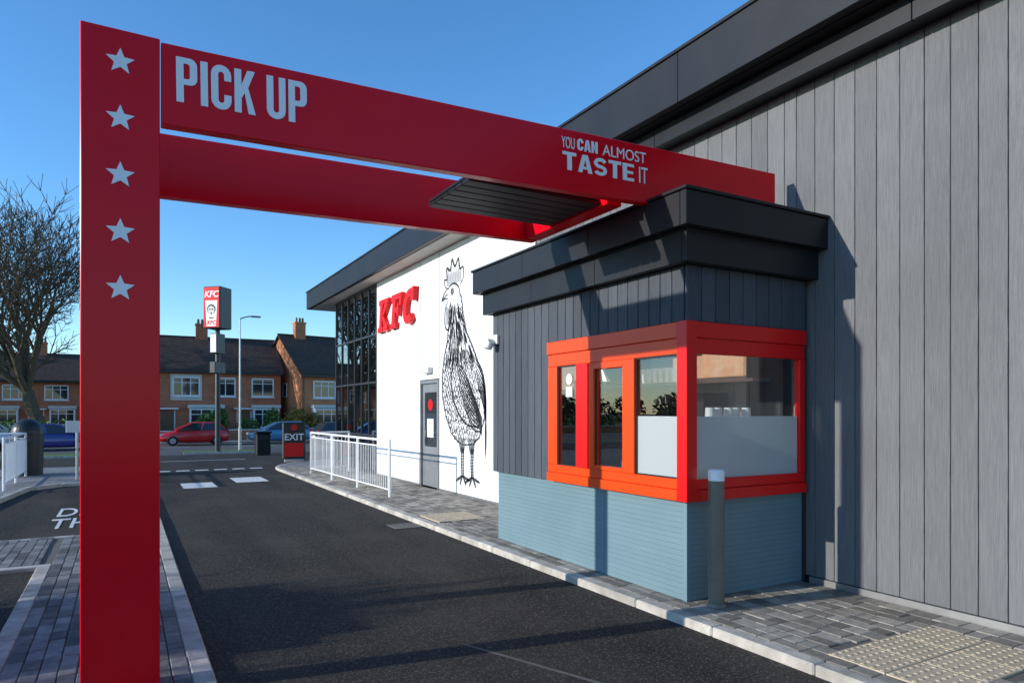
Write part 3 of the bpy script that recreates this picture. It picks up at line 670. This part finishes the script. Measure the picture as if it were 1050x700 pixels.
# pole sign
E = empty('pole_sign', (4.35, 39.4, gz(40)), R(48))
g = MB(); g.tube((0, 0, 0), (0, 0, 6.6), .14, .12, 16); g.box(-.3, .3, -.3, .3, 0, .06); g.obj('pole', 'darkframe', E)
g = MB(); g.box(-.5, .5, -.5, .5, 6.55, 8.75); g.obj('sign_box', 'black', E, bevel=.03)
g = MB(); g.box(-.53, -.505, -.46, .46, 6.60, 8.70); g.obj('red_face', 'redframe', E)
g = MB(); g.prism([(-.28, 6.65), (.28, 6.65), (.36, 8.0), (-.36, 8.0)], (-.531, 0, 0), (0, -1, 0), (0, 0, 1), .004); g.obj('white_face', 'white', E)
g = MB(); 
g.tube((-.536, 0, 7.55), (-.540, 0, 7.55), .26, .26, 24); g.obj('emblem_hair', 'black', E)
g = MB(); g.tube((-.541, 0, 7.50), (-.545, 0, 7.50), .20, .20, 24); g.obj('emblem_face', 'offwhite', E)
g = MB()
for s in (-1, 1): g.tube((-.546, s * .08, 7.53), (-.549, s * .08, 7.53), .05, .05, 12)
g.prism([(-.05, 7.36), (.05, 7.36), (0, 7.24)], (-.546, 0, 0), (0, -1, 0), (0, 0, 1), .003); g.box(-.549, -.546, -.12, .12, 7.05, 7.12); g.obj('emblem_details', 'black', E)
text('sign_lettering', 'KFC', (-.537, 0, 6.75), (0, -1, 0), (0, 0, 1), .28, 'redframe', E, off=.010, align='CENTER', shear=.15)
text('sign_lettering_top', 'KFC', (-.533, 0, 8.18), (0, -1, 0), (0, 0, 1), .46, 'white', E, off=.010, align='CENTER', shear=.15)
g = MB(); g.box(-.36, .36, -.2, .2, 5.25, 6.3); g.obj('lower_box', 'darkframe', E, bevel=.02)
g = MB(); g.box(-.38, -.362, -.17, .17, 5.3, 6.25); g.obj('lower_white_panel', 'white', E)
g = MB(); g.box(-.45, .45, -.16, .16, 4.2, 4.8); g.obj('height_panel', 'darkframe', E, bevel=.02)

def lamp(x, y, h, arm=.9):
    E = empty('street_lamp', (x, y, gz(y)))
    g = MB(); g.tube((0, 0, 0), (0, 0, 1.3), .09, .085, 12); g.tube((0, 0, 1.3), (0, 0, h), .06, .04, 12)
    pr = Vector((0, 0, h))
    for i in range(6):
        t = (i + 1) / 6; q = Vector((arm * t, 0, h + .18 * math.sin(t * 1.5))); g.tube(pr, q, .035, .035, 8); pr = q
    g.obj('column', 'steel', E)
    g = MB(); g.box(arm - .05, arm + .5, -.1, .1, h + .13, h + .22); g.obj('lantern', 'alu', E, bevel=.03)
lamp(5.6, 40.4, 7.3, .6); lamp(-22, 51.3, 8); lamp(22, 51.5, 8)

# ---------------------------------------------------------------- cars
def car(x, y, rz, paint, kind='hatch'):
    E = empty('parked_car' if kind != 'van' else 'parked_van', (x, y, gz(y) + .004), rz)
    g = MB()
    if kind == 'hatch':
        st = [(-2.02, .40, .72, .66), (-1.95, .26, .98, .78), (-1.5, .22, 1.0, .86), (-.6, .2, .97, .88), (.6, .2, .95, .88), (1.15, .22, .93, .87), (1.75, .24, .78, .82), (2.0, .28, .66, .72), (2.08, .36, .56, .6)]
    else:
        st = [(-2.4, .40, 1.1, .8), (-2.35, .28, 1.2, .92), (-1.5, .25, 1.22, .95), (0, .25, 1.2, .95), (1.2, .25, 1.15, .95), (2.0, .27, .98, .9), (2.35, .3, .85, .8), (2.42, .4, .7, .7)]
    rings = []
    for (sx, zb, zt, hw) in st:
        half = [(hw * .86, zb), (hw, zb + .12), (hw * 1.01, (zb + zt) / 2), (hw * .96, zt - .05), (hw * .84, zt)]
        rings.append([(sx, a, b) for a, b in half] + [(sx, -a, b) for a, b in half[::-1]])
    vs = [v for r_ in rings for v in r_]; n = 10; fs = []
    for i in range(len(rings) - 1):
        for j in range(n): fs.append((i * n + j, i * n + (j + 1) % n, (i + 1) * n + (j + 1) % n, (i + 1) * n + j))
    fs += [tuple(range(n)), tuple(range((len(rings) - 1) * n, len(rings) * n))]
    g.add(vs, fs); g.obj('body', paint, E, smooth=True, bevel=.02)
    if kind == 'hatch': bot = (-1.86, 1.12, .96, .80); top = (-1.42, .12, 1.44, .60)
    else: bot = (-2.33, 1.75, 1.18, .88); top = (-2.25, 1.0, 1.95, .78)
    g = MB(); r_ = MB()
    (a0, a1, az, ah), (c0, c1, cz, ch) = bot, top
    v = [(a0, -ah, az), (a1, -ah * .94, az), (a1, ah * .94, az), (a0, ah, az), (c0, -ch, cz), (c1, -ch, cz), (c1, ch, cz), (c0, ch, cz)]
    if kind == 'hatch': g.add(v, [(0, 1, 5, 4), (1, 2, 6, 5), (2, 3, 7, 6), (3, 0, 4, 7)]); g.obj('windows', 'houseglass', E)
    else: 
        r_.add(v, [(0, 1, 5, 4), (2, 3, 7, 6), (3, 0, 4, 7)]); g.add(v, [(1, 2, 6, 5)])
        for s in (-1, 1): g.add([(.5, s * .885, 1.25), (1.5, s * .86, 1.25), (1.05, s * .82, 1.8), (.5, s * .825, 1.8)], [(0, 1, 2, 3)])
        g.obj('windows', 'houseglass', E)
    r_.add([(c0 - .05, -ch - .02, cz - .02), (c1 + .05, -ch - .02, cz - .02), (c1 + .05, ch + .02, cz - .02), (c0 - .05, ch + .02, cz - .02), (c0 + .1, -ch + .12, cz + .05), (c1 - .15, -ch + .12, cz + .05), (c1 - .15, ch - .12, cz + .05), (c0 + .1, ch - .12, cz + .05)],
           [(0, 3, 2, 1), (4, 5, 6, 7), (0, 1, 5, 4), (1, 2, 6, 5), (2, 3, 7, 6), (3, 0, 4, 7)])
    for i in range(4): r_.tube(v[i], v[i + 4], .045, .035, 6)
    if kind == 'hatch':
        for s in (-1, 1): r_.tube((-.35, s * ah * .99, az), (-.5, s * (ch + .01), cz), .04, .035, 6)
    for s in (-1, 1): r_.box(.85, 1.02, s * ah - .02 if s > 0 else s * ah - .16, s * ah + .16 if s > 0 else s * ah + .02, az - .02, az + .12)
    r_.obj('roof_and_pillars', paint, E)
    g = MB(); h = MB(); wx = 1.28 if kind == 'hatch' else 1.5; hw = .86 if kind == 'hatch' else .93
    for sx in (-wx, wx):
        for s in (-1, 1):
            g.tube((sx, s * (hw - .16), .31), (sx, s * (hw + .045), .31), .31, .31, 24); h.tube((sx, s * (hw + .03), .31), (sx, s * (hw + .055), .31), .2, .18, 12)
    g.obj('tyres', 'tyre', E, bevel=.02); h.obj('hubcaps', 'steel', E)
    g = MB(); t = MB(); xf = st[-2][0]; xr = st[1][0]
    for s in (-1, 1): g.box(xf - .22, xf + .03, s * .62 - .13, s * .62 + .13, .62, .74); t.box(xr - .04, xr + .06, s * .68 - .09, s * .68 + .09, .72, 1.0)
    g.obj('head_lamps', 'lamp', E, bevel=.02); t.obj('tail_lamps', 'tail', E, bevel=.02)
    g = MB(); g.box(xf + .03, xf + .10, -.26, .26, .42, .53); g.box(xr - .09, xr - .02, -.26, .26, .55, .66); g.obj('number_plates', 'offwhite', E)
car(3.95, 48.6, R(180), 'carred')
car(-3.3, 45.5, 0, 'carblue')
car(-7.6, 47.0, 0, 'carwhite', 'van')
car(9.3, 48.7, R(180), 'carteal')
car(12.5, 44.0, R(5), 'carblack')
car(14.0, 48.9, R(180), 'carred')
car(-16, 48.8, 0, 'carblack')
car(-3.6, 6.6, 0, 'carblack')  # unseen car added left of frame, its shadow darkens the foreground
car(-3.5, 1.4, 0, 'carteal')  # another added car out of view, there for its shadow

# ---------------------------------------------------------------- houses
def house(x, y, rz, w, d, eave, ridge, brick, axis='x', wins=(), door=None, chim=(), upper=None, bay=None, gablewin=None):
    z0 = gz(y) + .1
    E = empty('brick_house', (x, y, z0), rz)
    g = MB(); g.box(0, w, 0, d, -.3, eave)
    for xx in (0, w - .2):
        g.add([(xx, 0, eave), (xx, d, eave), (xx, d / 2, ridge - .1), (xx + .2, 0, eave), (xx + .2, d, eave), (xx + .2, d / 2, ridge - .1)], [(0, 1, 2), (3, 5, 4), (0, 3, 4, 1), (1, 4, 5, 2), (2, 5, 3, 0)])
    g.obj('walls', brick, E)
    g = MB(); o = .35; sl = (ridge - eave) / (d / 2)
    for s in (0, 1):
        y0 = -o if s == 0 else d + o; za = eave - sl * o
        a = [(-o * .6, y0, za), (w + o * .6, y0, za), (w + o * .6, d / 2, ridge), (-o * .6, d / 2, ridge)]
        g.add(a + [(p[0], p[1], p[2] + .12) for p in a], [(0, 1, 2, 3), (4, 5, 6, 7), (0, 1, 5, 4), (1, 2, 6, 5), (2, 3, 7, 6), (3, 0, 4, 7)])
    g.tube((-o * .6, d / 2, ridge + .12), (w + o * .6, d / 2, ridge + .12), .1, .1, 6)
    g.obj('roof', 'rooftile', E)
    g = MB(); g.box(-.1, w + .1, -o - .1, -o + .02, eave - sl * o - .12, eave - sl * o + .02); g.tube((.15, -.08, 0), (.15, -.08, eave - .2), .04); g.obj('gutter', 'black', E)
    f = MB(); gl = MB(); si = MB()
    def win(a, b, c, e, yy=0):
        gl.box(a, b, yy - .02, yy - .01, c, e)
        for (p, q, r_, s) in ((a - .05, a + .04, c - .05, e + .05), (b - .04, b + .05, c - .05, e + .05), (a, b, c - .05, c + .05), (a, b, e - .05, e + .05)): f.box(p, q, yy - .07, yy - .005 if p != a else yy - .006, r_, s)
        n = max(1, round((b - a) / .7))
        for i in range(1, n): f.box(a + (b - a) * i / n - .03, a + (b - a) * i / n + .03, yy - .065, yy - .008, c + .05, e - .05)
        f.box(a + .04, b - .04, yy - .062, yy - .009, c + (e - c) * .7, c + (e - c) * .7 + .05)
        si.box(a - .12, b + .12, yy - .14, yy - .003, c - .14, c - .055)
    for q in wins:
        win(*q, -.062 if upper and upper[0] <= q[0] and q[1] <= upper[1] else 0)
    if upper:
        u = MB(); u.box(upper[0], upper[1], -.06, -.002, upper[2], upper[3]); u.obj('render_panel', 'render', E)
    if bay:
        bb = MB()
        for (a, b) in bay:
            bb.box(a, b, -.7, 0, -.3, .75); bb.box(a - .1, b + .1, -.8, 0, 2.35, 2.6)
            win(a + .08, b - .08, .85, 2.25, -.68)
            f.box(a, a + .08, -.7, 0, .76, 2.34); f.box(b - .08, b, -.7, 0, .76, 2.34); gl.box(a + .1, b - .1, -.6, -.58, .8, 2.3)
        bb.obj('bay_window', 'render', E)
    if door:
        for a in door:
            dd = MB(); dd.box(a, a + .95, -.04, -.003, 0, 2.1); dd.obj('door', 'wood', E)
            f.box(a - .08, a - .005, -.06, -.004, 0, 2.2); f.box(a + .955, a + 1.03, -.06, -.004, 0, 2.2); f.box(a - .3, a + 1.25, -.6, -.01, 2.25, 2.35)
    f.obj('window_frames', 'white', E); gl.obj('window_panes', 'houseglass', E); si.obj('sills', 'offwhite', E)
    if gablewin:
        fg = MB(); gg = MB()
        for (a, b, c, e) in gablewin:
            gg.box(-.03, -.01, a, b, c, e)
            fg.box(-.06, -.004, a - .05, a + .03, c - .05, e + .05); fg.box(-.06, -.004, b - .03, b + .05, c - .05, e + .05); fg.box(-.058, -.005, a + .03, b - .03, c - .05, c + .03); fg.box(-.058, -.005, a + .03, b - .03, e - .03, e + .05)
        fg.obj('gable_window_frames', 'white', E); gg.obj('gable_window_panes', 'houseglass', E)
    c_ = MB(); p_ = MB()
    for (cx, cy) in chim:
        c_.box(cx - .45, cx + .45, cy - .3, cy + .3, ridge - 1.2, ridge + 1.1); c_.box(cx - .5, cx + .5, cy - .35, cy + .35, ridge + 1.1, ridge + 1.25)
        for k_ in (-.25, .05, .3): p_.tube((cx + k_, cy, ridge + 1.25), (cx + k_, cy, ridge + 1.65), .11, .09, 8)
    c_.obj('chimney', brick, E); p_.obj('chimney_pots', 'wood', E)
    return E
house(-.6, 58.5, R(-2), 11.8, 8, 5.4, 8.1, 'brick', wins=((.8, 2.6, 3.3, 4.7), (3.9, 5.7, 3.3, 4.7), (6.9, 8.3, 3.3, 4.7), (9.6, 11.2, 3.3, 4.7)),
      door=(3.0, 8.5), chim=((6.1, 4),), bay=((.7, 2.7), (5.0, 7.4), (9.6, 11.6)), upper=(3.7, 5.9, 2.95, 4.95))
house(12.3, 55.5, R(9), 9.5, 9.6, 5.2, 8.5, 'brickorange', wins=((1.0, 2.8, 3.2, 4.5), (5.2, 7.0, 3.2, 4.5)), door=(3.6,), chim=((1.6, 4.6), (8.0, 4.6)), bay=((.8, 2.9), (5.4, 7.6)),
      gablewin=((3.2, 4.0, 3.3, 4.4), (6.6, 7.4, .9, 2.1)))
house(-32, 78, R(0), 14, 8, 5.1, 7.6, 'brick', wins=tuple((1 + i * 3.2, 2.8 + i * 3.2, 3.2, 4.5) for i in range(4)), door=(3.2, 9.5), chim=((3, 4), (10, 4)), bay=((.8, 2.9), (6.4, 8.6)))
house(-17, 77, R(0), 14, 8, 5.1, 7.6, 'brick', wins=tuple((1 + i * 3.2, 2.8 + i * 3.2, 3.2, 4.5) for i in range(4)), door=(3.2, 9.5), chim=((3, 4), (10, 4)), bay=((.8, 2.9), (6.4, 8.6), (11, 13)))
house(24, 60, R(4), 12, 8, 5.1, 7.8, 'brick', wins=((1.0, 2.8, 3.2, 4.5), (8, 10, 3.2, 4.5)), door=(5,), chim=((2, 4),), bay=((.8, 2.9),))

g = MB(); g.box(-45, 3.2, 53.4, 53.65, gz(60) + .05, gz(60) + .75); g.box(4.6, 8.8, 53.4, 53.65, gz(60) + .05, gz(60) + .8); g.box(10.2, 40, 53.4, 53.65, gz(60) + .05, gz(60) + .85); g.obj('garden_wall', 'brick')
g = MB(); g.box(-45, 3.2, 53.37, 53.68, gz(60) + .753, gz(60) + .82); g.box(4.6, 8.8, 53.37, 53.68, gz(60) + .803, gz(60) + .87); g.box(10.2, 40, 53.37, 53.68, gz(60) + .853, gz(60) + .92); g.obj('wall_coping', 'offwhite')

# ---------------------------------------------------------------- vegetation
def clump(name, blobs, n, s, mat):
    mb = MB(); r = random
    for _ in range(n):
        c, rad = r.choice(blobs)
        while True:
            v = Vector((r.uniform(-1, 1), r.uniform(-1, 1), r.uniform(-1, 1)))
            if .45 < v.length < 1: break
        p = Vector(c) + Vector((v.x * rad[0], v.y * rad[1], v.z * rad[2]))
        a = Vector((r.gauss(0, 1), r.gauss(0, 1), r.gauss(0, 1))).normalized(); b = a.orthogonal().normalized(); c2 = a.cross(b)
        q = s * r.uniform(.5, 1.4)
        mb.add([p - b * q, p + c2 * q * .5, p + b * q, p - c2 * q * .5], [(0, 1, 2, 3)])
    return mb.obj(name, mat)
zb = gz(60)
clump('shrub', [((5.4, 54.6, zb + 1.1), (.9, .7, 1.1)), ((6.2, 54.8, zb + 1.5), (.6, .6, 1.0))], 1800, .12, 'leaf')
clump('shrub', [((11.6, 54.2, zb + 1.2), (1.1, .7, 1.3)), ((12.9, 54.4, zb + 1.0), (.9, .6, 1.2))], 2200, .12, 'leafy')
clump('shrub', [((8.2, 55, zb + .8), (1.0, .6, .9)), ((10.0, 55, zb + 1.2), (.7, .6, 1.3))], 1500, .12, 'leaf')
clump('hedge', [((-44 + i * 1.5, 54.4, zb + .9), (1.1, .45, .75)) for i in range(31)], 8000, .13, 'leaf')
clump('hedge', [((16 + i * 1.3, 54.4, zb + .9), (1.1, .45, .75)) for i in range(14)], 3000, .12, 'leafd')
rr_ = random.Random(3)
clump('distant_trees', [((-120 + i * 6 + rr_.uniform(-2, 2), 118 + rr_.uniform(-6, 6), rr_.uniform(1.0, 3.0)), (rr_.uniform(3, 5), 3, rr_.uniform(2.5, 4))) for i in range(46)], 14000, .6, 'leafd')

def bare_tree(x, y, h, seed, depth=7, tw=.022, spread=1.25):
    r = random.Random(seed); mb = MB(); z0 = gz(y) - .1
    def br(p, d, l, rad, dep):
        ns = 3 if dep < 3 else 2
        for i in range(ns):
            d = (d + Vector((r.gauss(0, .09), r.gauss(0, .09), r.gauss(0, .05) + (.04 if dep else 0)))).normalized()
            q = p + d * (l / ns); r2 = max(rad * (.90 if dep < 6 else .75), tw * .7)
            mb.tube(p, q, rad, r2, 8 if dep < 2 else (5 if dep < 4 else 3), 0, False)
            if 1 <= dep < depth:
                for _ in range(2 if dep >= 3 else 1):
                    a = d.orthogonal().normalized(); a.rotate(Matrix.Rotation(r.uniform(0, 6.28), 3, d))
                    br(q, (d * .75 + a * .8 + Vector((0, 0, .1))).normalized(), l * r.uniform(.45, .65), max(r2 * .45, tw), max(dep + 2, depth - 2 if dep > 2 else dep + 2))
            p = q; rad = r2
        if dep >= depth: return
        nc = (6 if dep == 0 else 3 if dep < 3 else 2)
        ph = r.uniform(0, 6.28)
        for i in range(nc):
            a = d.orthogonal().normalized(); a.rotate(Matrix.Rotation(ph + 6.283 * i / nc + r.uniform(-.3, .3), 3, d))
            t = r.uniform(.32, .58) * (spread if dep == 0 else 1)
            nd = (d + a * t * 1.1 + Vector((0, 0, .08))).normalized()
            br(p, nd, l * r.uniform(.68, .84) if dep else l * r.uniform(.95, 1.1), max(rad * (.6 if dep < 5 else .6), tw), dep + 1)
        if dep == 0: br(p, d, l * 1.05, rad * .7, 1)
    br(Vector((x, y, z0)), Vector((0, 0, 1)), h * .19, h * .026, 0)
    return mb.obj('bare_tree', 'bark')
bare_tree(-4.9, 57.0, 20.0, 5, depth=6)
bare_tree(-15.5, 60.0, 14.0, 11, depth=5)
bare_tree(-11.5, 7.6, 5.8, 21, depth=4, tw=.014)  # unseen tree added out of frame to dapple the road with shade

# ---------------------------------------------------------------- light and sky
sunaz = Vector((-1, .15, 0)).normalized(); el = R(15.5)
tosun = Vector((sunaz.x * math.cos(el), sunaz.y * math.cos(el), math.sin(el)))
ld = bpy.data.lights.new('sun', 'SUN'); ld.energy = 5.0; ld.angle = R(.5); ld.color = (1, .95, .865)
lo = bpy.data.objects.new('sun', ld); COL.objects.link(lo); lo.rotation_euler = tosun.to_track_quat('Z', 'Y').to_euler()
w = bpy.data.worlds.new('World'); S.world = w; w.use_nodes = True; nt = w.node_tree; nt.nodes.clear()
sk_ = nt.nodes.new('ShaderNodeTexSky'); sk_.sky_type = 'NISHITA'; sk_.sun_disc = False; sk_.sun_elevation = el
sk_.sun_rotation = math.atan2(tosun.x, tosun.y); sk_.air_density = 1.0; sk_.dust_density = .05; sk_.ozone_density = 4.3
hs = nt.nodes.new('ShaderNodeHueSaturation'); hs.inputs['Saturation'].default_value = 1.12; hs.inputs['Value'].default_value = 1.8
bg = nt.nodes.new('ShaderNodeBackground'); bg.inputs[1].default_value = .15
ou = nt.nodes.new('ShaderNodeOutputWorld'); nt.links.new(sk_.outputs[0], hs.inputs['Color']); nt.links.new(hs.outputs[0], bg.inputs[0]); nt.links.new(bg.outputs[0], ou.inputs[0])
S.view_settings.view_transform = 'Standard'; S.view_settings.look = 'None'; S.view_settings.exposure = 0

# ---------------------------------------------------------------- camera
cd = bpy.data.cameras.new('camera'); cd.sensor_width = 36; cd.lens = 24; cd.shift_y = .0686; cd.clip_end = 2000; cd.clip_start = .05
co = bpy.data.objects.new('camera', cd); COL.objects.link(co); co.location = (0, 0, 1.7)
co.rotation_euler = (R(90), 0, -math.atan(398 / 700)); S.camera = co
